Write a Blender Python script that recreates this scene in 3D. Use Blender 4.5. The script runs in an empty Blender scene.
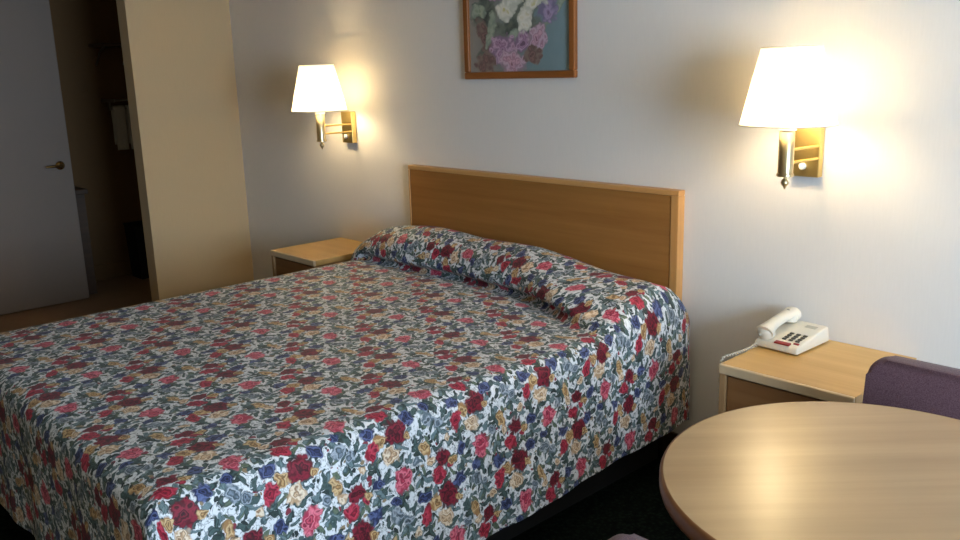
import bpy, bmesh, math, random
from mathutils import Vector, Matrix
random.seed(7)
sc = bpy.context.scene
COL = sc.collection

# ---------------------------------------------------------------- camera
CX, CY, CZ, YAW, PITCH, ROLL, FPX = 2.55186, -2.71816, 1.5195, 0.81644, 0.23105, -0.02819, 857.58
def camera():
    cy, sy = math.cos(YAW), math.sin(YAW)
    f = Vector((-sy*math.cos(PITCH), cy*math.cos(PITCH), -math.sin(PITCH)))
    r = Vector((cy, sy, 0)); u = r.cross(f)
    c, s = math.cos(ROLL), math.sin(ROLL)
    r2 = c*r + s*u; u2 = -s*r + c*u
    cd = bpy.data.cameras.new('camera'); co = bpy.data.objects.new('camera', cd); COL.objects.link(co)
    cd.sensor_width = 36; cd.lens = FPX/960*36; cd.clip_start = .02
    m = Matrix((r2, u2, -f)).transposed().to_4x4(); m.translation = (CX, CY, CZ)
    co.matrix_world = m; sc.camera = co
camera()

# ---------------------------------------------------------------- world, daylight, exposure
w = bpy.data.worlds.new('world'); sc.world = w; w.use_nodes = True
w.node_tree.nodes['Background'].inputs[0].default_value = (.62, .78, 1, 1)
w.node_tree.nodes['Background'].inputs[1].default_value = 1.0
def area(name, loc, target, sx, sy, power, colour):
    l = bpy.data.lights.new(name, 'AREA'); l.shape = 'RECTANGLE'; l.size = sx; l.size_y = sy
    l.energy = power; l.color = colour
    o = bpy.data.objects.new(name, l); COL.objects.link(o); o.location = loc
    d = Vector(target) - Vector(loc)
    o.rotation_euler = d.to_track_quat('-Z', 'Y').to_euler()
    return o
WIN = (-2.60, -1.10, .75, 2.05)                       # window in the right wall: y0, y1, z0, z1
area('daylight', (4.34, (WIN[0]+WIN[1])/2, (WIN[2]+WIN[3])/2), (0, (WIN[0]+WIN[1])/2, (WIN[2]+WIN[3])/2), 1.46, 1.26, 122, (.60, .79, 1.0))
BULB = 98.0                                            # strength of the bulbs in the wall lamps
vs = sc.view_settings
vs.view_transform = 'Standard'; vs.look = 'None'; vs.exposure = 0.45; vs.gamma = 1.0; vs.use_curve_mapping = False
sc.cycles.use_denoising = True
sc.cycles.max_bounces = 8; sc.cycles.diffuse_bounces = 5; sc.cycles.transmission_bounces = 5
sc.cycles.caustics_reflective = False; sc.cycles.caustics_refractive = False
sc.cycles.sample_clamp_indirect = 40.0

# ---------------------------------------------------------------- helpers
def lin(r, g, b):
    f = lambda v: (v/255/12.92) if v/255 <= .04045 else ((v/255+.055)/1.055)**2.4
    return (f(r), f(g), f(b), 1)

class NT:
    def __init__(s, tree): s.t = tree
    def n(s, typ, ins=None, **kw):
        nd = s.t.nodes.new(typ)
        for k, v in kw.items(): setattr(nd, k, v)
        for k, v in (ins or {}).items():
            sk = nd.inputs[k]
            if hasattr(v, 'is_output'): s.t.links.new(v, sk)
            else: sk.default_value = v
        return nd
    def math(s, op, a, b=0.0, c=0.0, clamp=False):
        return s.n('ShaderNodeMath', {0: a, 1: b, 2: c}, operation=op, use_clamp=clamp).outputs[0]
    def vec(s, op, a, b=None, c=None):
        ins = {0: a}
        if b is not None: ins[1] = b
        if c is not None: ins[2] = c
        nd = s.n('ShaderNodeVectorMath', ins, operation=op)
        return nd.outputs['Value'] if op in ('DOT_PRODUCT', 'LENGTH', 'DISTANCE') else nd.outputs[0]
    def mix(s, fac, a, b, blend='MIX'):
        nd = s.n('ShaderNodeMix', {0: fac, 6: a, 7: b}, data_type='RGBA', blend_type=blend)
        return nd.outputs[2]
    def ramp(s, fac, stops, interp='LINEAR'):
        nd = s.n('ShaderNodeValToRGB', {0: fac}); cr = nd.color_ramp; cr.interpolation = interp
        while len(cr.elements) > 1: cr.elements.remove(cr.elements[-1])
        cr.elements[0].position, cr.elements[0].color = stops[0]
        for p, c in stops[1:]:
            e = cr.elements.new(p); e.color = c
        return nd.outputs[0]
    def noise(s, vec, scale, detail=3, rough=.55, out=0):
        return s.n('ShaderNodeTexNoise', {'Vector': vec, 'Scale': scale, 'Detail': detail, 'Roughness': rough}).outputs[out]
    def scalev(s, vec, sc_, rot=(0, 0, 0), loc=(0, 0, 0)):
        return s.n('ShaderNodeMapping', {0: vec, 1: loc, 2: rot, 3: sc_}).outputs[0]

def mat(name, colour=None, rough=.5, metal=0.0, spec=.5, build=None, bump=None, **extra):
    m = bpy.data.materials.new(name); m.use_nodes = True
    g = NT(m.node_tree); b = m.node_tree.nodes['Principled BSDF']
    b.inputs['Roughness'].default_value = rough; b.inputs['Metallic'].default_value = metal
    b.inputs['Specular IOR Level'].default_value = spec
    for k, v in extra.items(): b.inputs[k.replace('_', ' ')].default_value = v
    if colour is not None: b.inputs['Base Color'].default_value = colour
    co = g.n('ShaderNodeTexCoord')
    if build:
        m.node_tree.links.new(build(g, co), b.inputs['Base Color'])
    if bump:
        h, st, di = bump(g, co)
        bn = g.n('ShaderNodeBump', {'Strength': st, 'Distance': di, 'Height': h})
        m.node_tree.links.new(bn.outputs[0], b.inputs['Normal'])
    return m

def mottled(c, amt=.06, scale=40):
    def f(g, co):
        n = g.noise(co.outputs['Object'], scale, 2)
        k = g.math('MULTIPLY_ADD', n, 2*amt, 1-amt)
        return g.mix(1.0, c, g.n('ShaderNodeCombineColor', {0: k, 1: k, 2: k}).outputs[0], 'MULTIPLY')
    return f
def grain_bump(scale, st=.2, di=.002):
    return lambda g, co: (g.noise(co.outputs['Object'], scale, 3), st, di)

def wood(name, dark, light, axis='x', angle=0.0, rough=.4, fine=1.0):
    """laminate with long grain along one axis"""
    sc_ = {'x': (1.2, 26, 26), 'y': (26, 1.2, 26), 'z': (26, 26, 1.2)}[axis]
    def f(g, co):
        v = g.scalev(co.outputs['Object'], (1, 1, 1), (0, 0, angle))
        v = g.scalev(v, sc_)
        a = g.noise(v, 1.0*fine, 5, .6)
        v2 = g.scalev(v, (.35, .22, .22))
        b_ = g.noise(v2, 1.0, 2, .5)
        s = g.math('ADD', g.math('MULTIPLY', a, .55), g.math('MULTIPLY', b_, .45))
        c1 = g.ramp(s, [(.34, dark), (.66, light)])
        pores = g.noise(g.scalev(v, (1.6, 5, 5)), 1.0, 2, .6)
        pm = g.ramp(pores, [(.60, (0, 0, 0, 1)), (.74, (.22, .22, .22, 1))])
        return g.mix(pm, c1, dark)
    return mat(name, rough=rough, spec=.5, build=f)

def mesh_obj(name, bm, m=None, parent=None, smooth=False, loc=None):
    me = bpy.data.meshes.new(name)
    bmesh.ops.recalc_face_normals(bm, faces=bm.faces)
    bm.to_mesh(me); bm.free()
    if m: me.materials.append(m)
    if smooth:
        for p in me.polygons: p.use_smooth = True
    o = bpy.data.objects.new(name, me); COL.objects.link(o)
    if parent: o.parent = parent
    if loc: o.location = loc
    return o
def sharp(o, ang=40):
    me = o.data
    for p in me.polygons: p.use_smooth = True
    me.set_sharp_from_angle(angle=math.radians(ang))
    return o
def tag(o, label=None, cat=None, group=None, kind=None):
    if label: o['label'] = label
    if cat: o['category'] = cat
    if group: o['group'] = group
    if kind: o['kind'] = kind
    return o
def empty(name, loc, rz=0):
    o = bpy.data.objects.new(name, None); COL.objects.link(o); o.location = loc; o.rotation_euler = (0, 0, rz)
    o.empty_display_size = .1
    return o
def dup(root, loc, rz, label):
    r = root.copy(); COL.objects.link(r); r.location = loc; r.rotation_euler = (0, 0, rz); r['label'] = label
    for ch in list(root.children):
        c = ch.copy(); COL.objects.link(c); c.parent = r
        for gch in list(ch.children):
            d = gch.copy(); COL.objects.link(d); d.parent = c
    return r

def box(bm, x0, x1, y0, y1, z0, z1, bev=0.0, seg=2):
    vs_ = [bm.verts.new(p) for p in ((x0,y0,z0),(x1,y0,z0),(x1,y1,z0),(x0,y1,z0),(x0,y0,z1),(x1,y0,z1),(x1,y1,z1),(x0,y1,z1))]
    fs = [bm.faces.new([vs_[i] for i in q]) for q in ((0,3,2,1),(4,5,6,7),(0,1,5,4),(1,2,6,5),(2,3,7,6),(3,0,4,7))]
    if bev:
        es = list({e for f in fs for e in f.edges})
        bmesh.ops.bevel(bm, geom=es, offset=bev, segments=seg, profile=.5, affect='EDGES')
def B(*args, bev=0.0, seg=2):
    bm = bmesh.new(); box(bm, *args, bev=bev, seg=seg); return bm
def lathe(prof, n=32, centre=(0, 0, 0), caps=True):
    bm = bmesh.new(); rings = []
    for r, z in prof:
        rings.append([bm.verts.new((centre[0]+r*math.cos(2*math.pi*i/n), centre[1]+r*math.sin(2*math.pi*i/n), centre[2]+z)) for i in range(n)])
    for a, b in zip(rings, rings[1:]):
        for i in range(n): bm.faces.new((a[i], a[(i+1) % n], b[(i+1) % n], b[i]))
    if caps:
        bm.faces.new(rings[0][::-1]); bm.faces.new(rings[-1])
    return bm
def tube(bm, pts, r, n=10, caps=True):
    pts = [Vector(p) for p in pts]; rings = []
    prev = None
    for i, p in enumerate(pts):
        t = (pts[min(i+1, len(pts)-1)] - pts[max(i-1, 0)]).normalized()
        if prev is None:
            a = Vector((0, 0, 1)) if abs(t.z) < .9 else Vector((1, 0, 0))
            prev = (a - t*a.dot(t)).normalized()
        prev = (prev - t*prev.dot(t)).normalized()
        q = t.cross(prev)
        rr = r[i] if isinstance(r, (list, tuple)) else r
        rings.append([bm.verts.new(p + rr*(prev*math.cos(2*math.pi*k/n) + q*math.sin(2*math.pi*k/n))) for k in range(n)])
    for a, b in zip(rings, rings[1:]):
        for k in range(n): bm.faces.new((a[k], a[(k+1) % n], b[(k+1) % n], b[k]))
    if caps:
        bm.faces.new(rings[0][::-1]); bm.faces.new(rings[-1])
def prism(outline, y0, y1, bev=0.0, seg=3):
    """outline in x-z, extruded along y"""
    bm = bmesh.new()
    a = [bm.verts.new((x, y0, z)) for x, z in outline]; b = [bm.verts.new((x, y1, z)) for x, z in outline]
    n = len(a); f1 = bm.faces.new(a); f2 = bm.faces.new(b[::-1])
    for i in range(n): bm.faces.new((a[i], b[i], b[(i+1) % n], a[(i+1) % n]))
    if bev:
        es = list(set(f1.edges) | set(f2.edges))
        bmesh.ops.bevel(bm, geom=es, offset=bev, segments=seg, profile=.5, affect='EDGES')
    return bm

# ---------------------------------------------------------------- printed flower patterns (lattice of petals and leaves)
def flower_print(g, P, ground, elems, cell, shear, warp, crease):
    """P: vector in metres; cell (w, h); every next column shifted by shear*h.  elems: (x, y, rx, ry, angle, stops)"""
    w_, h_ = cell
    s = g.math('DIVIDE', g.n('ShaderNodeSeparateXYZ', {0: P}).outputs[0], w_)
    t = g.math('DIVIDE', g.n('ShaderNodeSeparateXYZ', {0: P}).outputs[1], h_)
    t = g.math('SUBTRACT', t, g.math('MULTIPLY', s, shear))
    ST = g.n('ShaderNodeCombineXYZ', {0: s, 1: t, 2: 0.0}).outputs[0]
    cr = g.math('MULTIPLY_ADD', crease, 1.2, -.45)
    cm = g.math('MULTIPLY_ADD', crease, .5, -.25)
    col = ground
    for (x, y, rx, ry, ang, stops) in elems:
        cs, ct = x/w_, y/h_ - shear*x/w_
        d = g.vec('SUBTRACT', ST, (cs, ct, 0))
        d = g.vec('WRAP', d, (.5, .5, .5), (-.5, -.5, -.5))
        # back to metres, turned and scaled: rows of the matrix
        ca, sa = math.cos(ang), math.sin(ang)
        A = ((ca*w_ + sa*shear*h_)/rx, sa*h_/rx, 0); C = ((-sa*w_ + ca*shear*h_)/ry, ca*h_/ry, 0)
        v = g.n('ShaderNodeCombineXYZ', {0: g.vec('DOT_PRODUCT', d, A), 1: g.vec('DOT_PRODUCT', d, C), 2: 0.0}).outputs[0]
        L = g.vec('LENGTH', v)
        L2 = g.math('ADD', L, cr)
        mask = g.math('MULTIPLY_ADD', g.math('ADD', L, cm), -5.0, 5.0, clamp=True)
        col = g.mix(mask, col, g.ramp(L2, stops))
    return col

def petals(d0, d1, l0, l1):
    return [(.0, lin(*d0)), (.22, lin(*l1)), (.36, lin(*d1)), (.52, lin(*d0)), (.74, lin(*l0)), (1, lin(*d1))]
BURG = petals((52, 4, 16), (84, 10, 26), (136, 28, 50), (120, 20, 40))
RED  = petals((96, 10, 32), (138, 22, 44), (196, 62, 84), (176, 42, 66))
PINK = petals((120, 22, 50), (170, 46, 74), (230, 124, 142), (216, 92, 112))
TAN  = petals((110, 78, 46), (156, 116, 72), (216, 184, 136), (198, 160, 108))
CREAM= petals((140, 106, 78), (184, 150, 116), (240, 222, 198), (222, 194, 162))
BLUE = petals((18, 22, 46), (34, 42, 78), (92, 104, 150), (60, 70, 116))
LILAC= petals((52, 64, 72), (88, 102, 112), (170, 178, 190), (120, 132, 148))
LEAFS = [[(.0, lin(112, 132, 130)), (.2, lin(48, 66, 64)), (.6, lin(74, 94, 92)), (1, lin(36, 50, 50))],
         [(.0, lin(136, 152, 154)), (.2, lin(80, 100, 104)), (.6, lin(112, 132, 136)), (1, lin(62, 80, 84))],
         [(.0, lin(80, 96, 88)), (.2, lin(30, 44, 42)), (.6, lin(50, 66, 62)), (1, lin(26, 38, 36))],
         [(.0, lin(122, 132, 112)), (.2, lin(74, 90, 74)), (.6, lin(102, 116, 96)), (1, lin(56, 70, 58))]]
def spread_elems():
    raw = [(545,205,44,40,BURG),(485,160,32,26,RED),(510,104,32,26,BURG),(550,117,15,11,RED),(567,97,18,13,TAN),
           (610,145,28,25,BLUE),(602,197,17,15,TAN),(530,272,34,28,CREAM),(470,247,25,24,TAN),(412,240,28,20,BLUE),
           (428,288,22,34,RED),(595,330,26,36,PINK),(470,362,24,22,BLUE),(708,215,17,32,TAN),(715,125,26,24,LILAC),
           (300,208,36,32,PINK),(330,318,20,18,LILAC),(440,130,17,16,CREAM),(660,262,18,17,LILAC),(560,392,20,16,BLUE),
           (385,345,15,14,CREAM)]
    ax, ay, dx_, dy_ = 1517, -672, 341, 943
    det = ax*dy_ - ay*dx_
    fl = []
    for px, py, a, b, st in raw:
        X, Y = px-545, py-205
        yy = (dy_*X - dx_*Y)/det; dd = (ax*Y - ay*X)/det
        fl.append((dd, yy, b/1090, a/1090, random.uniform(-.5, .5), st))
    lv = []
    rnd = random.Random(11)
    for i in range(23):
        f = (rnd.uniform(0, .11), rnd.uniform(0, .145), .012, .012); th = rnd.uniform(0, 2*math.pi); R = max(f[2], f[3])*rnd.uniform(.9, 1.7)
        lv.append((f[0]+R*math.cos(th), f[1]+R*math.sin(th), rnd.uniform(.016, .026), rnd.uniform(.0055, .0085), th+rnd.uniform(-.6, .6), LEAFS[rnd.randrange(4)]))
    return lv, fl

def spread_build(g, co):
    uv = co.outputs['UV']
    wob = g.n('ShaderNodeTexNoise', {'Vector': uv, 'Scale': 42.0, 'Detail': 2.0}).outputs['Color']
    P = g.vec('ADD', uv, g.vec('SCALE', g.vec('SUBTRACT', wob, (.5, .5, .5))))
    P.node.inputs[1].links[0].from_node.inputs['Scale'].default_value = .026
    crease = g.n('ShaderNodeTexVoronoi', {'Vector': P, 'Scale': 55.0}, feature='F1').outputs['Distance']
    # small sprigs and shadow leaves filling the ground
    v = g.n('ShaderNodeTexVoronoi', {'Vector': P, 'Scale': 66.0, 'Randomness': 1.0}, feature='F1')
    cellr = g.n('ShaderNodeSeparateColor', {0: v.outputs['Color']})
    size = g.math('MULTIPLY_ADD', cellr.outputs[0], .50, .10)
    m1 = g.math('MULTIPLY', g.math('SUBTRACT', size, v.outputs['Distance']), 14.0, clamp=True)
    c1 = g.ramp(cellr.outputs[1], [(0, lin(34, 48, 46)), (.3, lin(70, 88, 88)), (.5, lin(98, 114, 116)), (.62, lin(34, 44, 44)), (.80, lin(140, 120, 92)), (.92, lin(128, 44, 60))], 'CONSTANT')
    n2 = g.noise(g.scalev(P, (38, 62, 1)), 1.0, 3, .6)
    stems = g.math('MULTIPLY_ADD', g.math('ABSOLUTE', g.math('SUBTRACT', n2, .5)), -34.0, 1.0, clamp=True)
    ground = g.mix(0.0, lin(222, 224, 228), lin(222, 224, 228))
    ground = g.mix(g.math('MULTIPLY', stems, .85), ground, lin(58, 78, 82))
    ground = g.mix(m1, ground, c1)
    lv, fl = spread_elems()
    ground = flower_print(g, P, ground, lv, (.11, .145), .5, None, crease)
    return flower_print(g, P, ground, fl, (.22, .29), .5, None, crease)

# ---------------------------------------------------------------- materials
def wallpaper(c):
    def f(g, co):
        n = g.noise(g.scalev(co.outputs['Object'], (160, 160, 14)), 1.0, 3, .6)
        n2 = g.noise(co.outputs['Object'], 1.3, 2, .5)
        k = g.math('ADD', g.math('MULTIPLY', n, .07), g.math('MULTIPLY_ADD', n2, .05, .94))
        return g.mix(1.0, c, g.n('ShaderNodeCombineColor', {0: k, 1: k, 2: k}).outputs[0], 'MULTIPLY')
    return f
M = {}
M['wall'] = mat('wallpaper', rough=.75, spec=.25, build=wallpaper(lin(228, 223, 218)), bump=lambda g, co: (g.noise(g.scalev(co.outputs['Object'], (220, 220, 60)), 1.0, 2), .12, .001))
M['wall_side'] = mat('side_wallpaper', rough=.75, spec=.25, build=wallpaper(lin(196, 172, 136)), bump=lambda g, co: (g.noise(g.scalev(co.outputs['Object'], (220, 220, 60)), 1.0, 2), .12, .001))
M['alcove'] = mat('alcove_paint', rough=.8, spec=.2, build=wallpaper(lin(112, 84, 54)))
M['ceil'] = mat('ceiling_paint', rough=.9, spec=.1, build=mottled(lin(226, 208, 180), .03, 90))
def carpet_f(g, co):
    v = g.n('ShaderNodeTexVoronoi', {'Vector': co.outputs['Object'], 'Scale': 70.0})
    return g.ramp(v.outputs['Distance'], [(.1, lin(26, 34, 28)), (.5, lin(14, 20, 16)), (.9, lin(9, 12, 11))])
M['carpet'] = mat('carpet', rough=1.0, spec=.05, build=carpet_f, bump=grain_bump(350, .5, .004))
M['vinyl'] = mat('brown_vinyl', rough=.55, build=mottled(lin(150, 118, 88), .12, 14))
M['door'] = mat('door_paint', rough=.5, build=mottled(lin(130, 114, 102), .02, 30))
M['white_trim'] = mat('trim_paint', rough=.5, build=mottled(lin(205, 198, 186), .02, 30))
M['knob'] = mat('door_brass', lin(150, 120, 70), .25, 1.0, build=mottled(lin(170, 140, 92), .05, 60))
M['hb_panel'] = wood('headboard_panel_wood', lin(140, 90, 40), lin(170, 118, 60), 'x', rough=.42)
M['hb_edge'] = wood('headboard_edge_wood', lin(186, 134, 76), lin(208, 158, 98), 'x', rough=.42)
M['hb_edge_v'] = wood('headboard_stile_wood', lin(186, 134, 76), lin(208, 158, 98), 'z', rough=.42)
M['ns_top'] = wood('nightstand_top_wood', lin(202, 156, 90), lin(224, 184, 118), 'x', rough=.4)
M['ns_edge'] = wood('nightstand_edge_wood', lin(212, 182, 142), lin(230, 204, 166), 'x', rough=.42)
M['ns_side'] = wood('nightstand_side_wood', lin(170, 132, 90), lin(190, 152, 108), 'z', rough=.45)
M['ns_drawer'] = wood('nightstand_drawer_wood', lin(134, 90, 50), lin(162, 116, 70), 'x', rough=.45)
M['dark'] = mat('dark_base', lin(20, 18, 17), .8, build=mottled(lin(22, 20, 18), .1, 60))
M['table'] = wood('table_laminate', lin(152, 118, 78), lin(174, 141, 100), 'x', angle=-.80, rough=.3)
M['table'].node_tree.nodes['Principled BSDF'].inputs['Specular IOR Level'].default_value = .75
M['table_edge'] = wood('table_edge_wood', lin(116, 74, 42), lin(150, 100, 62), 'x', rough=.4)
M['chair_wood'] = wood('chair_wood', lin(120, 78, 44), lin(154, 104, 64), 'z', rough=.45)
def fabric(c1, c2):
    def f(g, co):
        n = g.noise(co.outputs['Object'], 420, 2, .6)
        return g.ramp(n, [(.35, c1), (.65, c2)])
    return f
M['purple'] = mat('purple_upholstery', rough=.9, spec=.15, build=fabric(lin(82, 56, 64), lin(108, 80, 86)), bump=grain_bump(500, .3, .002), Sheen_Weight=.15)
M['brass'] = mat('lamp_brass', rough=.42, metal=1.0, build=mottled(lin(214, 186, 118), .04, 40))
M['nickel'] = mat('lamp_column_metal', rough=.3, metal=1.0, build=mottled(lin(206, 190, 152), .03, 40))
M['ivory'] = mat('ivory_plastic', rough=.35, build=mottled(lin(236, 230, 216), .02, 50))
M['phone'] = mat('phone_plastic', rough=.32, build=mottled(lin(232, 224, 208), .015, 60))
M['phone_key'] = mat('phone_key_plastic', rough=.45, build=mottled(lin(64, 58, 46), .05, 200))
M['phone_red'] = mat('phone_red_plastic', rough=.3, build=mottled(lin(158, 30, 26), .06, 90))
M['phone_grey'] = mat('phone_label_paper', rough=.5, build=mottled(lin(188, 184, 172), .05, 300))
M['frame'] = wood('picture_frame_wood', lin(120, 68, 28), lin(164, 100, 48), 'x', rough=.38)
M['frame_v'] = wood('picture_frame_stile_wood', lin(120, 68, 28), lin(164, 100, 48), 'z', rough=.38)
M['towel'] = mat('towel_cloth', rough=.95, spec=.1, build=fabric(lin(176, 172, 164), lin(200, 196, 186)), bump=grain_bump(260, .4, .003))
M['chrome'] = mat('rack_metal', rough=.3, metal=1.0, build=mottled(lin(150, 146, 140), .04, 50))
M['shelf'] = wood('shelf_wood', lin(60, 42, 28), lin(84, 60, 40), 'y', rough=.5)
M['spread'] = mat('floral_bedspread', rough=.62, spec=.35, build=spread_build, Sheen_Weight=.08,
                  bump=lambda g, co: (g.noise(co.outputs['UV'], 26, 2, .5), .25, .012))
M['mattress'] = mat('mattress_ticking', rough=.9, build=mottled(lin(210, 206, 196), .04, 50))

def shade_mat():
    m = bpy.data.materials.new('lamp_shade_fabric'); m.use_nodes = True
    t = m.node_tree; g = NT(t); t.nodes.remove(t.nodes['Principled BSDF'])
    co = g.n('ShaderNodeTexCoord')
    n = g.noise(g.scalev(co.outputs['Object'], (300, 300, 60)), 1.0, 2)
    c = g.ramp(n, [(.3, lin(232, 224, 206)), (.7, lin(244, 238, 222))])
    d = g.n('ShaderNodeBsdfDiffuse', {0: c}).outputs[0]; tr = g.n('ShaderNodeBsdfTranslucent', {0: c}).outputs[0]
    mx = g.n('ShaderNodeMixShader', {0: .44, 1: d, 2: tr})
    t.links.new(mx.outputs[0], t.nodes['Material Output'].inputs[0])
    return m
M['shade'] = shade_mat()
def bulb_mat():
    m = bpy.data.materials.new('bulb_glow'); m.use_nodes = True
    b = m.node_tree.nodes['Principled BSDF']; g = NT(m.node_tree)
    b.inputs['Base Color'].default_value = (.9, .88, .8, 1)
    b.inputs['Emission Color'].default_value = (1, .79, .47, 1); b.inputs['Emission Strength'].default_value = BULB
    return m
M['bulb'] = bulb_mat()

# ---------------------------------------------------------------- the setting
def struct(name, bm, m, parent=None):
    o = mesh_obj(name, bm, m, parent)
    if parent is None: o['kind'] = 'structure'
    return o
XL, YE, XF, XR, YF, ZC = -2.55, -.65, -4.2, 4.3, -4.6, 2.44
struct('floor', B(XL-.12, XR, YF, .0, -.05, 0), M['carpet'])
struct('floor_vanity', B(XF, XL-.12, YF, 0, -.05, 0), M['vinyl'])
struct('wall_back', B(XF-.12, XR+.12, 0, .12, -.05, ZC+.05), M['wall'])
struct('wall_left', B(XL-.12, XL, YE, 0, 0, ZC), M['wall_side'])
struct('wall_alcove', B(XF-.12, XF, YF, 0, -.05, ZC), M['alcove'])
struct('wall_front', B(XF-.12, XR+.12, YF-.12, YF, -.05, ZC), M['wall_side'])
bm = bmesh.new()
y0, y1, z0, z1 = WIN
box(bm, XR, XR+.12, YF, y0, -.05, ZC); box(bm, XR, XR+.12, y1, 0, -.05, ZC)
box(bm, XR, XR+.12, y0, y1, -.05, z0); box(bm, XR, XR+.12, y0, y1, z1, ZC)
struct('wall_right', bm, M['wall_side'])
struct('ceiling', B(XF-.12, XR+.12, YF-.12, .0, ZC, ZC+.05), M['ceil'])
win = struct('window_1', (lambda b_: (box(b_, XR+.0, XR+.05, y0, y0+.04, z0, z1), box(b_, XR, XR+.05, y1-.04, y1, z0, z1), box(b_, XR, XR+.05, y0+.04, y1-.04, z0, z0+.04), box(b_, XR, XR+.05, y0+.04, y1-.04, z1-.04, z1), b_)[-1])(bmesh.new()), M['white_trim'])
struct('baseboard_back', B(XL, XR, -.012, 0, 0, .09), M['shelf'])
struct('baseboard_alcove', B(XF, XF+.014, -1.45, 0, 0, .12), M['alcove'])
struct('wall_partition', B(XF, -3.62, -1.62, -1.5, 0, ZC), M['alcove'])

# open door of the vanity room, seen at the far left
d = struct('door_1', B(-3.69, -3.65, -1.49, -.70, .008, 2.035, bev=.003), M['door'])
bm = lathe([(.027, 0), (.03, .004), (.026, .012), (.012, .016), (.011, .045)], 20)
bmesh.ops.rotate(bm, verts=bm.verts, matrix=Matrix.Rotation(math.pi/2, 3, 'Y'))
hd = bmesh.new(); tube(hd, [(.045, .0, 0), (.052, -.02, 0), (.054, -.06, .001), (.052, -.105, .0)], [.010, .010, .009, .007], 10)
me = bpy.data.meshes.new('tmp'); hd.to_mesh(me); bm.from_mesh(me); hd.free(); bpy.data.meshes.remove(me)
sharp(mesh_obj('door_handle', bm, M['knob'], d, loc=(-3.65, -.775, .955)), 50)

# ---------------------------------------------------------------- alcove furniture
t = empty('vanity_cabinet', (XF+.002, -.80, 0))
tag(t, 'dark vanity cabinet behind the open door at the far left', 'cabinet')
mesh_obj('cabinet_body', B(0.014, .42, -.5, .20, 0, .73), M['shelf'], t)
mesh_obj('countertop', B(0.0, .45, -.52, .22, .73, .765, bev=.006), M['shelf'], t)
t = empty('closet_shelf', (XF, -.15, 1.76))
tag(t, 'dark wooden shelf high on the alcove wall above the towel rack', 'shelf')
mesh_obj('shelf_board', B(0, .26, -.14, .145, -.012, .012, bev=.003), M['shelf'], t)
for yy in (-.10, .10):
    bm = bmesh.new(); tube(bm, [(0.004, yy, -.14), (.10, yy, -.05), (.20, yy, -.012)], .007, 8); mesh_obj('bracket', bm, M['chrome'], t)
t = empty('towel_rack', (XF, -.13, 1.36))
tag(t, 'metal towel rack on the alcove wall holding hanging towels', 'towel rack')
bm = bmesh.new()
for xx in (.05, .11, .17, .23): tube(bm, [(xx, -.11, 0), (xx, .12, 0)], .006, 8)
mesh_obj('rails', bm, M['chrome'], t)
bm = bmesh.new(); tube(bm, [(.14, -.11, -.06), (.14, .12, -.06)], .007, 8); mesh_obj('towel_bar', bm, M['chrome'], t)
for yy in (-.112, .122):
    bm = bmesh.new(); box(bm, .0, .25, yy-.004, yy+.004, -.012, .012); box(bm, .125, .155, yy-.004, yy+.004, -.075, -.01)
    mesh_obj('side_bracket', bm, M['chrome'], t)
def towel_mesh(wd, front, back):
    bm = bmesh.new(); n = 10; prof = []
    for i in range(9): prof.append((-.02 - .004*math.sin(i), -back + back*i/9))
    for i in range(7):
        a = math.pi*(1-i/6); prof.append((.02*math.cos(a), .02*math.sin(a)-.0))
    for i in range(1, 12): prof.append((.02+.003*math.sin(i*1.3), -front*i/11))
    rows = []
    for j in range(n+1):
        y = -wd/2 + wd*j/n
        rows.append([bm.verts.new((x + .004*math.sin(j*1.9), y, z)) for x, z in prof])
    for a, b in zip(rows, rows[1:]):
        for i in range(len(prof)-1): bm.faces.new((a[i], a[i+1], b[i+1], b[i]))
    return bm
for k, (yy, wd, lab) in enumerate(((-.185, .085, 'pale towel hanging at the outer end of the alcove towel rack'), (-.075, .10, 'pale towel hanging nearer the wall end of the alcove towel rack'))):
    o = mesh_obj('hanging_towel', towel_mesh(wd, .31, .27), M['towel'], None, True, (XF+.14, yy, 1.303))
    sm = o.modifiers.new('thick', 'SOLIDIFY'); sm.thickness = .008; sm.offset = 1
    tag(o, lab, 'towel', 'towels on the alcove rack')
t = empty('waste_bin', (XF+.17, -.12, 0))
tag(t, 'dark box shaped waste bin on the alcove floor', 'bin')
bm = bmesh.new()
o1 = [(-.11, -.095), (.11, -.095), (.11, .095), (-.11, .095)]
def bin_shell(bm):
    lo = [bm.verts.new((x*.86, y*.86, .002)) for x, y in o1]; hi = [bm.verts.new((x, y, .42)) for x, y in o1]
    hi2 = [bm.verts.new((x*.93, y*.93, .42)) for x, y in o1]; lo2 = [bm.verts.new((x*.8, y*.8, .02)) for x, y in o1]
    for A, C in ((lo, hi), (hi, hi2), (hi2, lo2)):
        for i in range(4): bm.faces.new((A[i], A[(i+1) % 4], C[(i+1) % 4], C[i]))
    bm.faces.new(lo[::-1]); bm.faces.new(lo2)
bin_shell(bm); mesh_obj('bin_body', bm, M['dark'], t)
bm = bmesh.new(); tube(bm, [(x*1.02, y*1.02, .418) for x, y in o1+o1[:1]], .006, 8); mesh_obj('rim', bm, M['dark'], t)

# ---------------------------------------------------------------- headboard
HX, HT, HZ = .79, .04, 1.061
t = empty('headboard', (-.008, 0, 0))
tag(t, 'wide brown wooden headboard with lighter edging fixed to the wall above the bed', 'headboard')
mesh_obj('panel', B(-HX+.010, HX-.033, -HT-.001, -.002, .32, HZ-.018), M['hb_panel'], t)
mesh_obj('top_edge', B(-HX, HX, -HT-.004, -.002, HZ-.02, HZ, bev=.003), M['hb_edge'], t)
for x0, x1 in ((-HX, -HX+.0105), (HX-.034, HX)):
    mesh_obj('side_edge', B(x0, x1, -HT-.004, -.002, .30, HZ-.02, bev=.003), M['hb_edge_v'], t)

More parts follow.
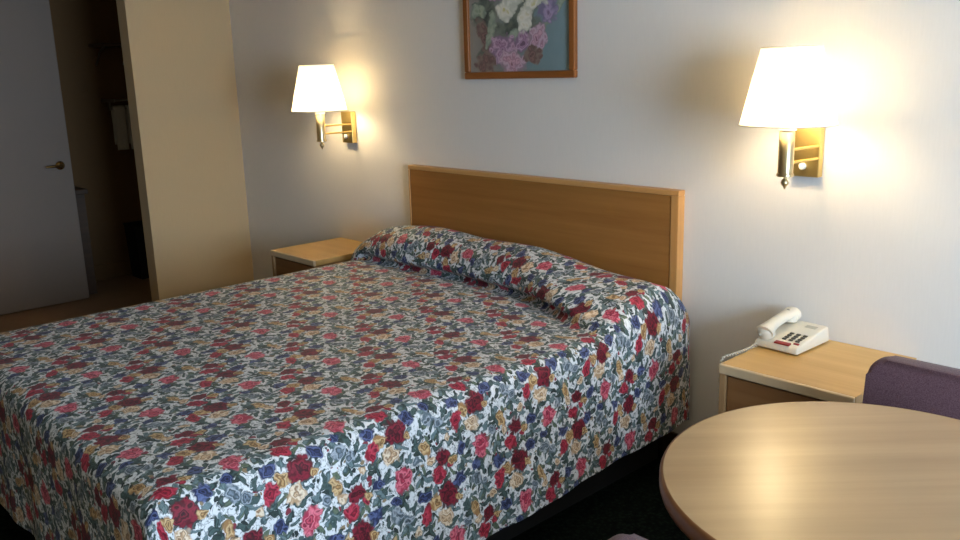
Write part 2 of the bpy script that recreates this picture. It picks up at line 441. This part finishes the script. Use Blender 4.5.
# ---------------------------------------------------------------- bed (under the spread)
t = empty('bed', (0, -1.08, 0))
tag(t, 'large bed on a dark base standing against the headboard under the floral spread', 'bed')
mesh_obj('bed_base', B(-.74, .74, -.94, 1.0, 0, .20), M['dark'], t)
mesh_obj('box_spring', B(-.78, .78, -.99, 1.02, .20, .38, bev=.02), M['mattress'], t)
mesh_obj('mattress', B(-.78, .78, -.99, 1.02, .38, .605, bev=.04, seg=3), M['mattress'], t)

# bedspread
ZT, HEM, HA, YH, YB = .635, .19, .805, -.055, -2.055
def sstep(a, b, x):
    t_ = max(0, min(1, (x-a)/(b-a))); return t_*t_*(3-2*t_)
def lerp(a, b, t_): return a+(b-a)*t_
def catmull(P, n):
    out = []
    for i in range(len(P)-1):
        p0 = P[max(i-1, 0)]; p1 = P[i]; p2 = P[i+1]; p3 = P[min(i+2, len(P)-1)]
        for k in range(n[i]):
            u = k/n[i]
            out.append(tuple(.5*((2*b)+(-a+c)*u+(2*a-5*b+4*c-d_)*u*u+(-a+3*b-3*c+d_)*u**3) for a, b, c, d_ in zip(p0, p1, p2, p3)))
    out.append(tuple(P[-1])); return out
HT_ = [(-.95, .70), (-.87, .738), (-.73, .785), (-.46, .813), (-.30, .808), (-.16, .798), (-.01, .798), (.19, .802), (.38, .778), (.53, .752), (.72, .742), (.83, .733), (.9, .725)]
def pillow_h(x):
    def f(u):
        u = max(-.95, min(.9, u))
        for (a, b), (c, d_) in zip(HT_, HT_[1:]):
            if a <= u <= c: return lerp(b, d_, (u-a)/(c-a))
    return sum(f(x+k*.02)*w_ for k, w_ in zip(range(-3, 4), (1, 3, 5, 6, 5, 3, 1)))/24
def top_profile(x):
    """(y, z) from the headboard to the foot for a given x"""
    H = pillow_h(x)
    yt = lerp(-.335, -.47, sstep(.15, .65, x)) - .010*math.sin(x*9)
    k = 1 - sstep(.45, .80, x)
    mid = lerp(-.19, -.20, sstep(-.8, .8, x))
    P = [(YH, H-.16), (YH-.035, H-.05), (mid, H), (lerp(mid, yt, .74 - .12*(1-k)), lerp(H, ZT, .24)),
         (yt+.012-.012*k, lerp(lerp(H, ZT, .70), ZT+.068, k)), (yt-.008*k-.02*(1-k), ZT+.032), (yt+.034*k-.06*(1-k), ZT+.004),
         (yt+.004*k-.09*(1-k), ZT-.014*k), (yt-.09-.04*(1-k), ZT), (-.85, ZT), (YB, ZT)]
    return catmull(P, [6, 8, 8, 6, 5, 5, 4, 6, 12, 44])
def drape(r, D, y, a):
    """outward, down for cloth distance r past the edge"""
    rc = .055
    if r < rc*math.pi/2:
        th = r/rc; return rc*math.sin(th), rc*(1-math.cos(th))
    s = r - rc*math.pi/2
    return rc + s*a, rc + s
def bedspread():
    bm = bmesh.new(); uvl = bm.loops.layers.uv.new('UVMap')
    NXT, NS = 72, 26
    DROP = ZT-HEM-.055+.055*math.pi/2
    cols = []      # (x clamp, r signed)
    for i in range(NS, 0, -1): cols.append((-HA, -DROP*i/NS))
    for i in range(NXT+1): cols.append((-HA+2*HA*i/NXT, 0))
    for i in range(1, NS+1): cols.append((HA, DROP*i/NS))
    grid = []; NF = 24
    for (xc, rx) in cols:
        prof = top_profile(xc); col = []
        L = 0; prev = None
        tot = sum(math.dist(prof[i], prof[i+1]) for i in range(len(prof)-1))
        # anchor arc length at the foot so that the print runs straight there
        acc = [0]
        for i in range(len(prof)-1): acc.append(acc[-1]+math.dist(prof[i], prof[i+1]))
        for j in range(len(prof)+NF):
            if j < len(prof): y, z = prof[j]; ry = 0; v = YB + (acc[-1]-acc[j])
            else:
                y, z = prof[-1]; ry = DROP*(j-len(prof)+1)/NF; v = YB - ry
            ax = abs(rx); sgn = 1 if rx >= 0 else -1
            if ax > 0 or ry > 0:
                r = math.hypot(ax, ry)
                if ry == 0: dirx, diry = 1, 0
                elif ax == 0: dirx, diry = 0, 1
                else: dirx, diry = ax/r, ry/r
                if ax > 0 and ry > 0: r = max(ax, ry)
                # the end of the pillow roll is taller: stretch the rounded part down to the hem
                extra = (z-ZT)
                flare = lerp(.02, .17, sstep(-.05, -1.5, y)) if ry == 0 else .03
                out, down = drape(r, DROP, y, flare)
                down += extra*(1-(1-min(1, r/.22))**2)
                bulge = extra*(1.4 if sgn < 0 else .12)*math.sin(min(1, r/.16)*math.pi/2)
                out += bulge*(1-sstep(.14, .34, r))
                s_ = r/DROP
                ph = y*13 if ry == 0 else xc*13
                out += .006*s_*math.sin(ph+1.2*math.sin(ph*.37)) + .003*s_*math.sin(ph*2.3+1)
                if ax > 0 and ry > 0:
                    an = math.atan2(ry, ax); out += .035*s_*math.sin(an*2)*1.0 + .012*s_*math.sin(an*8)
                px = xc + sgn*dirx*out; py = y - diry*out; pz = z - down
            else:
                px, py, pz = xc, y, z
                pz += .004*math.sin(px*6+py*3)*math.sin(py*4.2+1) * (1 if j > 40 else 0)
            col.append((bm.verts.new((px, py, pz)), (xc+rx, v)))
        grid.append(col)
    for a, b in zip(grid, grid[1:]):
        for j in range(len(a)-1):
            q = (a[j], a[j+1], b[j+1], b[j])
            f = bm.faces.new([e[0] for e in q]); f.smooth = True
            for lp, e in zip(f.loops, q): lp[uvl].uv = e[1]
    o = mesh_obj('bedspread', bm, M['spread'], None, True)
    return o
o = bedspread()
tag(o, 'floral printed bedspread draped over the bed and tucked under the pillows', 'bedspread')

# ---------------------------------------------------------------- nightstands
def nightstand():
    W, D, Z = .42, .455, .605
    t = empty('nightstand', (0, 0, 0))
    mesh_obj('top', B(0, W, -D+.016, 0, Z-.028, Z, bev=.002), M['ns_top'], t)
    mesh_obj('front_edge', B(0, W, -D, -D+.0155, Z-.030, Z+.001, bev=.004), M['ns_edge'], t)
    for x0 in (0.002, W-.022):
        mesh_obj('side_panel', B(x0, x0+.02, -D+.004, -.006, .0, Z-.0285, bev=.0015), M['ns_side'], t)
    mesh_obj('back_panel', B(.022, W-.022, -.02, -.008, .06, Z-.0285), M['ns_side'], t)
    mesh_obj('plinth', B(.022, W-.022, -D+.05, -D+.065, 0.0, .06), M['ns_side'], t)
    for z0, z1 in ((.315, .567), (.065, .308)):
        dr = mesh_obj('drawer', B(.025, W-.025, -D+.014, -D+.032, z0, z1, bev=.002), M['ns_drawer'], t)
        bm = bmesh.new()
        for x0, x1, ya, yb in ((.03, .04, -D+.032, -.03), (W-.04, W-.03, -D+.032, -.03), (.04, W-.04, -.04, -.03)): box(bm, x0, x1, ya, yb, z0+.02, z1-.05)
        mesh_obj('drawer_box', bm, M['ns_side'], dr)
    return t
n1 = nightstand(); n1.location = (1.217, -.004, 0)
tag(n1, 'light wood nightstand holding the telephone beside the round table', 'nightstand', 'bedside nightstands')
dup(n1, (-1.485, -.004, 0), 0, 'wood nightstand on the far side of the bed with nothing on its top')

# ---------------------------------------------------------------- wall lamps
def wall_lamp():
    t = empty('wall_lamp', (0, 0, 0))       # origin: middle of the wall plate on the wall
    mesh_obj('wall_plate', B(-.047, .047, -.032, -.001, -.083, .083, bev=.003), M['brass'], t)
    ax, D = .026, .212
    for dz in (.018, -.022):
        bm = bmesh.new(); tube(bm, [(.040, -.03, dz), (ax+.002, -D+.02, dz)], .0048, 10); sharp(mesh_obj('arm', bm, M['brass'], t))
    bm = lathe([(.021, -.052), (.0235, -.05), (.0235, .075), (.021, .078)], 28, (ax, -D, 0)); sharp(mesh_obj('column', bm, M['nickel'], t))
    bm = lathe([(.022, -.062), (.026, -.060), (.026, -.052), (.021, -.051)], 28, (ax, -D, 0)); c = sharp(mesh_obj('column_foot', bm, M['nickel'], t))
    bm = lathe([(.004, -.066), (.010, -.0615)][::-1] + [(.006, -.069), (.010, -.074), (.0125, -.081), (.010, -.088), (.005, -.092), (.003, -.098), (.0015, -.101)], 18, (ax, -D, 0))
    sharp(mesh_obj('finial', bm, M['nickel'], t), 60)
    bm = lathe([(.022, .078), (.027, .080), (.027, .094), (.02, .097)], 28, (ax, -D, 0)); sharp(mesh_obj('socket_collar', bm, M['ivory'], t))
    bm = lathe([(.008, 0), (.011, .002), (.011, .012), (.008, .015)], 18)
    bmesh.ops.rotate(bm, verts=bm.verts, matrix=Matrix.Rotation(math.pi/2, 3, 'X'))
    bmesh.ops.translate(bm, verts=bm.verts, vec=(-.004, -.032, -.048)); sharp(mesh_obj('switch', bm, M['ivory'], t))
    # shade: thin double wall, open above and below
    zb, zt, rb, rt = .098, .327, .143, .088
    bm = lathe([(rb, zb), (rt, zt)], 56, (ax, -D, 0), caps=False); sh = mesh_obj('lamp_shade', bm, M['shade'], t, True)
    for r_, z_ in ((rb, zb), (rt, zt)):
        bm = bmesh.new(); tube(bm, [(ax+r_*math.cos(a*math.pi/28), -D+r_*math.sin(a*math.pi/28), z_) for a in range(57)], .0022, 6, caps=False)
        mesh_obj('trim_ring', bm, M['ivory'], sh, True)
    bm = bmesh.new()
    for a in range(3):
        an = a*2*math.pi/3+.4; tube(bm, [(ax, -D, .115), (ax+.127*math.cos(an), -D+.127*math.sin(an), .165)], .0018, 6)
    mesh_obj('shade_fitter', bm, M['brass'], sh)
    bm = lathe([(.013, .095), (.014, .12), (.028, .155), (.031, .18), (.027, .20), (.014, .213), (.003, .216)], 14, (ax, -D, 0))
    mesh_obj('bulb', bm, M['bulb'], t, True)
    return t
L1 = wall_lamp(); L1.location = (1.250, 0, 1.2285)
tag(L1, 'lit brass wall lamp with white shade above the telephone nightstand', 'wall lamp', 'bedside wall lamps')
dup(L1, (-1.320, 0, 1.2305), 0, 'lit brass wall lamp with white shade above the empty nightstand')

# ---------------------------------------------------------------- picture
PX0, PX1, PZ0, PZ1 = -.380, .268, 1.472, 2.02
def art_build(g, co):
    o_ = co.outputs['Object']
    sx = g.n('ShaderNodeSeparateXYZ', {0: o_})
    P0 = g.n('ShaderNodeCombineXYZ', {0: sx.outputs[0], 1: sx.outputs[2], 2: 0.0}).outputs[0]
    wob = g.n('ShaderNodeTexNoise', {'Vector': P0, 'Scale': 14.0, 'Detail': 3.0}).outputs['Color']
    sc_ = g.n('ShaderNodeVectorMath', {0: g.vec('SUBTRACT', wob, (.5, .5, .5)), 'Scale': .07}, operation='SCALE').outputs[0]
    P = g.vec('ADD', P0, sc_)
    xn = g.math('MULTIPLY_ADD', sx.outputs[0], 1.8, .5)
    bgn = g.noise(g.scalev(P0, (10, 6, 1), (0, 0, .7)), 1.0, 4)
    bgc = g.ramp(g.math('ADD', g.math('MULTIPLY', xn, .75), g.math('MULTIPLY', bgn, .35)), [(.12, lin(138, 126, 114)), (.4, lin(104, 108, 102)), (.7, lin(92, 118, 122)), (1, lin(112, 138, 146))])
    crease = g.n('ShaderNodeTexVoronoi', {'Vector': P, 'Scale': 34.0}).outputs['Distance']
    DK = [(.0, lin(22, 30, 26)), (.5, lin(46, 56, 46)), (1, lin(84, 92, 78))]
    LG = [(.0, lin(120, 136, 112)), (.5, lin(150, 160, 136)), (1, lin(110, 126, 108))]
    RU = [(.0, lin(60, 30, 30)), (.4, lin(124, 84, 76)), (.6, lin(84, 52, 48)), (1, lin(116, 92, 80))]
    VI = [(.0, lin(92, 56, 84)), (.3, lin(170, 124, 160)), (.5, lin(120, 78, 110)), (.75, lin(190, 150, 180)), (1, lin(120, 88, 118))]
    VP = [(.0, lin(120, 70, 90)), (.3, lin(200, 150, 170)), (.5, lin(150, 98, 120)), (.75, lin(196, 160, 180)), (1, lin(140, 110, 124))]
    WH = [(.0, lin(196, 186, 120)), (.22, lin(212, 206, 180)), (.5, lin(226, 222, 208)), (1, lin(190, 190, 172))]
    PU = [(.0, lin(104, 76, 112)), (.5, lin(160, 136, 176)), (1, lin(100, 90, 124))]
    E_ = [(-.16,-.16,.10,.07,.4,DK),(0,-.08,.16,.10,0,DK),(.06,.06,.15,.10,0,DK),(-.2,.0,.09,.08,.3,DK),(-.19,-.10,.045,.10,.5,RU),(-.23,.02,.06,.03,.2,LG),
          (-.16,-.07,.03,.08,-.3,LG),(-.02,-.09,.05,.03,.4,LG),(.22,.0,.02,.14,-.7,LG),(-.09,-.15,.09,.075,.2,VI),(-.20,-.21,.07,.055,.2,RU),(.03,-.12,.06,.05,0,VI),(.11,-.11,.065,.055,.3,VP),
          (-.03,-.21,.08,.06,-.2,VP),(.09,-.18,.06,.045,.1,RU),(.17,.0,.06,.07,.2,PU),(.19,.11,.07,.06,0,VI),(-.07,.01,.065,.05,.3,WH),(.05,-.02,.045,.075,-.2,WH),(.10,.04,.075,.05,.4,WH),
          (-.01,.07,.06,.06,0,WH),(.09,.13,.08,.06,0,VP),(-.12,.12,.08,.07,.2,VI)]
    c_ = g.mix(.04, flower_print(g, P, bgc, E_, (2.0, 2.0), 0.0, None, crease), lin(206, 202, 202))  # faint pale haze, as of light on glass, mixed into the painting's colours
    return g.n('ShaderNodeGamma', {0: c_, 1: .80}).outputs[0]
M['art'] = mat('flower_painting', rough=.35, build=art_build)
t = empty('framed_picture', ((PX0+PX1)/2, 0, (PZ0+PZ1)/2))
tag(t, 'wood framed painting of white and purple flowers on the wall above the headboard', 'picture')
hw, hh, fw = (PX1-PX0)/2, (PZ1-PZ0)/2, .030
for x0 in (-hw, hw-fw): mesh_obj('frame_stile', B(x0, x0+fw, -.026, -.002, -hh+fw, hh-fw, bev=.005), M['frame_v'], t)
for z0 in (-hh, hh-fw): mesh_obj('frame_rail', B(-hw, hw, -.026, -.002, z0, z0+fw, bev=.005), M['frame'], t)
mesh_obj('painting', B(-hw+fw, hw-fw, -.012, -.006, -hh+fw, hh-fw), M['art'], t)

# ---------------------------------------------------------------- telephone
t = empty('telephone', (1.291, -.135, .606), -.04)
tag(t, 'cream push button telephone with its handset on the left, standing on the nightstand', 'telephone')
def wedge(x0, x1, y0, y1, zf, zb, bev):
    bm = bmesh.new()
    V = [bm.verts.new(p) for p in ((x0,y0,.004),(x1,y0,.004),(x1,y1,.004),(x0,y1,.004),(x0+.004,y0+.006,zf),(x1-.004,y0+.006,zf),(x1-.004,y1-.004,zb),(x0+.004,y1-.004,zb))]
    for q in ((0,3,2,1),(4,5,6,7),(0,1,5,4),(1,2,6,5),(2,3,7,6),(3,0,4,7)): bm.faces.new([V[i] for i in q])
    bmesh.ops.bevel(bm, geom=bm.edges[:], offset=bev, segments=3, profile=.5, affect='EDGES')
    return bm
pw, pd, zf, zb = .077, .104, .026, .056
def surf(y): return zf + (zb-zf)*(y+pd)/(2*pd)
body = sharp(mesh_obj('phone_body', wedge(-pw, pw, -pd, pd, zf, zb, .006), M['phone'], t), 50)
for fx in (-.06, .06):
    for fy in (-.08, .08): mesh_obj('rubber_foot', B(fx-.008, fx+.008, fy-.008, fy+.008, 0, .006), M['dark'], t)
sl = math.atan2(zb-zf, 2*pd)
def on_deck(name, boxes, m):
    bm = bmesh.new()
    for x0, x1, ya, yb, h in boxes: box(bm, x0, x1, ya, yb, -.001, h, bev=.0009, seg=1)
    bmesh.ops.rotate(bm, verts=bm.verts, matrix=Matrix.Rotation(sl, 3, 'X'))
    bmesh.ops.translate(bm, verts=bm.verts, vec=(0, 0, surf(0)+.0002))
    return mesh_obj(name, bm, m, t)
on_deck('keypad', [(x, x+.0135, y, y+.0095, .003) for x in (-.002, .021, .044) for y in (-.062, -.046, -.030, -.014)], M['phone_key'])
on_deck('message_lamp', [(-.008, .044, -.100, -.083, .004)], M['phone_red'])
on_deck('redial_button', [(.048, .066, -.080, -.072, .003)], M['phone_red'])
on_deck('name_plate', [(.012, .050, .056, .076, .0012)], M['phone_grey'])
# handset: a curved bar with two cups lying along the left side of the deck
bm = bmesh.new()
pts, rad = [], []
for i in range(25):
    u = i/24; y = -.088 + .176*u
    arch = .050*math.sin(math.pi*u)**.7
    pts.append((-.050, y, surf(y) + .0225 + arch*.20)); rad.append(.0165 + .008*abs(2*u-1)**3)
tube(bm, pts, rad, 16)
for v in bm.verts: v.co.x = -.050 + (v.co.x+.050)*1.3
for yy in (-.068, .068):
    b2 = lathe([(.021, -.004), (.0265, 0.0), (.0275, .019), (.024, .028), (.012, .033)], 24)
    bmesh.ops.rotate(b2, verts=b2.verts, matrix=Matrix.Rotation(sl + (.25 if yy < 0 else -.25), 3, 'X'))
    bmesh.ops.translate(b2, verts=b2.verts, vec=(-.050, yy, surf(yy)+.006))
    me = bpy.data.meshes.new('tmp'); b2.to_mesh(me); bm.from_mesh(me); b2.free(); bpy.data.meshes.remove(me)
hs = sharp(mesh_obj('handset', bm, M['phone'], t), 50)
bm = lathe([(.006, 0), (.006, .003), (.003, .004)], 14, (-.050, .060, surf(.06)+.0435)); mesh_obj('hook_hole', bm, M['phone_key'], hs)
bm = bmesh.new()
tube(bm, [(-.056, -.088, surf(-.09)+.022), (-.058, -.104, surf(-.1)+.016)], .0045, 10); mesh_obj('cord_plug', bm, M['phone_grey'], hs)
# coiled cord from the handset over the left edge of the nightstand
path = [(-.070, -.1, .010), (-.068, -.112, .007), (-.066, -.14, .006), (-.066, -.18, .006), (-.069, -.235, .006), (-.0755, -.262, .006), (-.083, -.276, -.004), (-.0855, -.282, -.05), (-.0855, -.282, -.16), (-.0855, -.28, -.30)]
path = [Vector(p) for p in catmull(path, [10]*9)]
coil = []
for i, p in enumerate(path):
    pass
fine = []
for a, b in zip(path, path[1:]):
    for k in range(5): fine.append(a.lerp(b, k/5))
dist = 0
for i, p in enumerate(fine):
    tdir = (fine[min(i+1, len(fine)-1)]-fine[max(i-1, 0)]).normalized()
    if i: dist += (p-fine[i-1]).length
    side = tdir.cross(Vector((0, 1, .0)))
    if side.length < .1: side = Vector((1, 0, 0))
    side.normalize(); oth = tdir.cross(side)
    a = dist/.0052*2*math.pi/ 2.2
    coil.append(p + .0036*(side*math.cos(a)+oth*math.sin(a)))
bm = bmesh.new(); tube(bm, coil, .0017, 6); mesh_obj('coiled_cord', bm, M['phone'], t, True)

# ---------------------------------------------------------------- round table
TX, TY, TR, TZ = 1.990, -1.166, .409, .74
t = empty('round_table', (TX, TY, 0))
tag(t, 'round table with a light wood grain top and dark edge in front of the nightstand', 'table')
bm = lathe([(TR-.004, -.028), (TR-.004, -.0), (TR-.006, .0)], 96, (0, 0, TZ)); sharp(mesh_obj('tabletop', bm, M['table'], t), 30)
bm = lathe([(TR-.0035, -.036), (TR+.001, -.034), (TR+.003, -.028), (TR+.003, -.008), (TR, -.001), (TR-.0035, .0004)], 96, (0, 0, TZ), caps=False)
rr = mesh_obj('edge_band', bm, M['table_edge'], t, True)
bm = lathe([(.06, .05), (.045, .09), (.042, .62), (.055, .68), (.17, .702), (.17, .7125)], 32); sharp(mesh_obj('pedestal', bm, M['dark'], t))
for k in range(4):
    a = k*math.pi/2
    bm = bmesh.new(); tube(bm, [(0.03*math.cos(a), .03*math.sin(a), .075), (.18*math.cos(a), .18*math.sin(a), .05), (.30*math.cos(a), .30*math.sin(a), .022)], [.03, .025, .02], 10)
    sharp(mesh_obj('foot', bm, M['dark'], t))

# ---------------------------------------------------------------- chairs
def round_rect(x0, x1, z0, z1, r, n=8):
    out = []
    for cx, cz, a0 in ((x1-r, z0+r, -90), (x1-r, z1-r, 0), (x0+r, z1-r, 90), (x0+r, z0+r, 180)):
        for i in range(n+1):
            a = math.radians(a0+90*i/n); out.append((cx+r*math.cos(a), cz+r*math.sin(a)))
    return out
def chair():
    t = empty('chair', (0, 0, 0))           # sits facing -y
    bk = sharp(mesh_obj('backrest', prism(round_rect(-.235, .235, .47, .787, .045), .0, .050, .014, 4), M['purple'], t), 60)
    for v in bk.data.vertices:
        v.co.y += (v.co.z-.62)*.10 + .012*(1-(v.co.x/.235)**2)
    bm = B(-.225, .225, -.44, -.005, .405, .475, bev=.028, seg=4); sharp(mesh_obj('seat', bm, M['purple'], t), 60)
    for sx in (-1, 1):
        mesh_obj('leg', B(sx*.20-.018, sx*.20+.018, -.42, -.384, 0, .408, bev=.004), M['chair_wood'], t)
        bm = B(sx*.20-.018, sx*.20+.018, -.018, .018, 0, .60, bev=.004)
        mesh_obj('leg', bm, M['chair_wood'], t)
        mesh_obj('side_rail', B(sx*.20-.01, sx*.20+.01, -.384, -.018, .345, .40), M['chair_wood'], t)
    mesh_obj('front_rail', B(-.182, .182, -.412, -.392, .345, .40), M['chair_wood'], t)
    mesh_obj('rear_rail', B(-.182, .182, -.01, .01, .345, .40), M['chair_wood'], t)
    return t
c1 = chair(); c1.location = (1.962, -.630, 0)
tag(c1, 'purple upholstered chair between the round table and the telephone nightstand', 'chair', 'chairs at the round table')
dup(c1, (1.999, -1.677, 0), math.pi, 'purple upholstered chair on the near side of the round table, only its top corner showing')
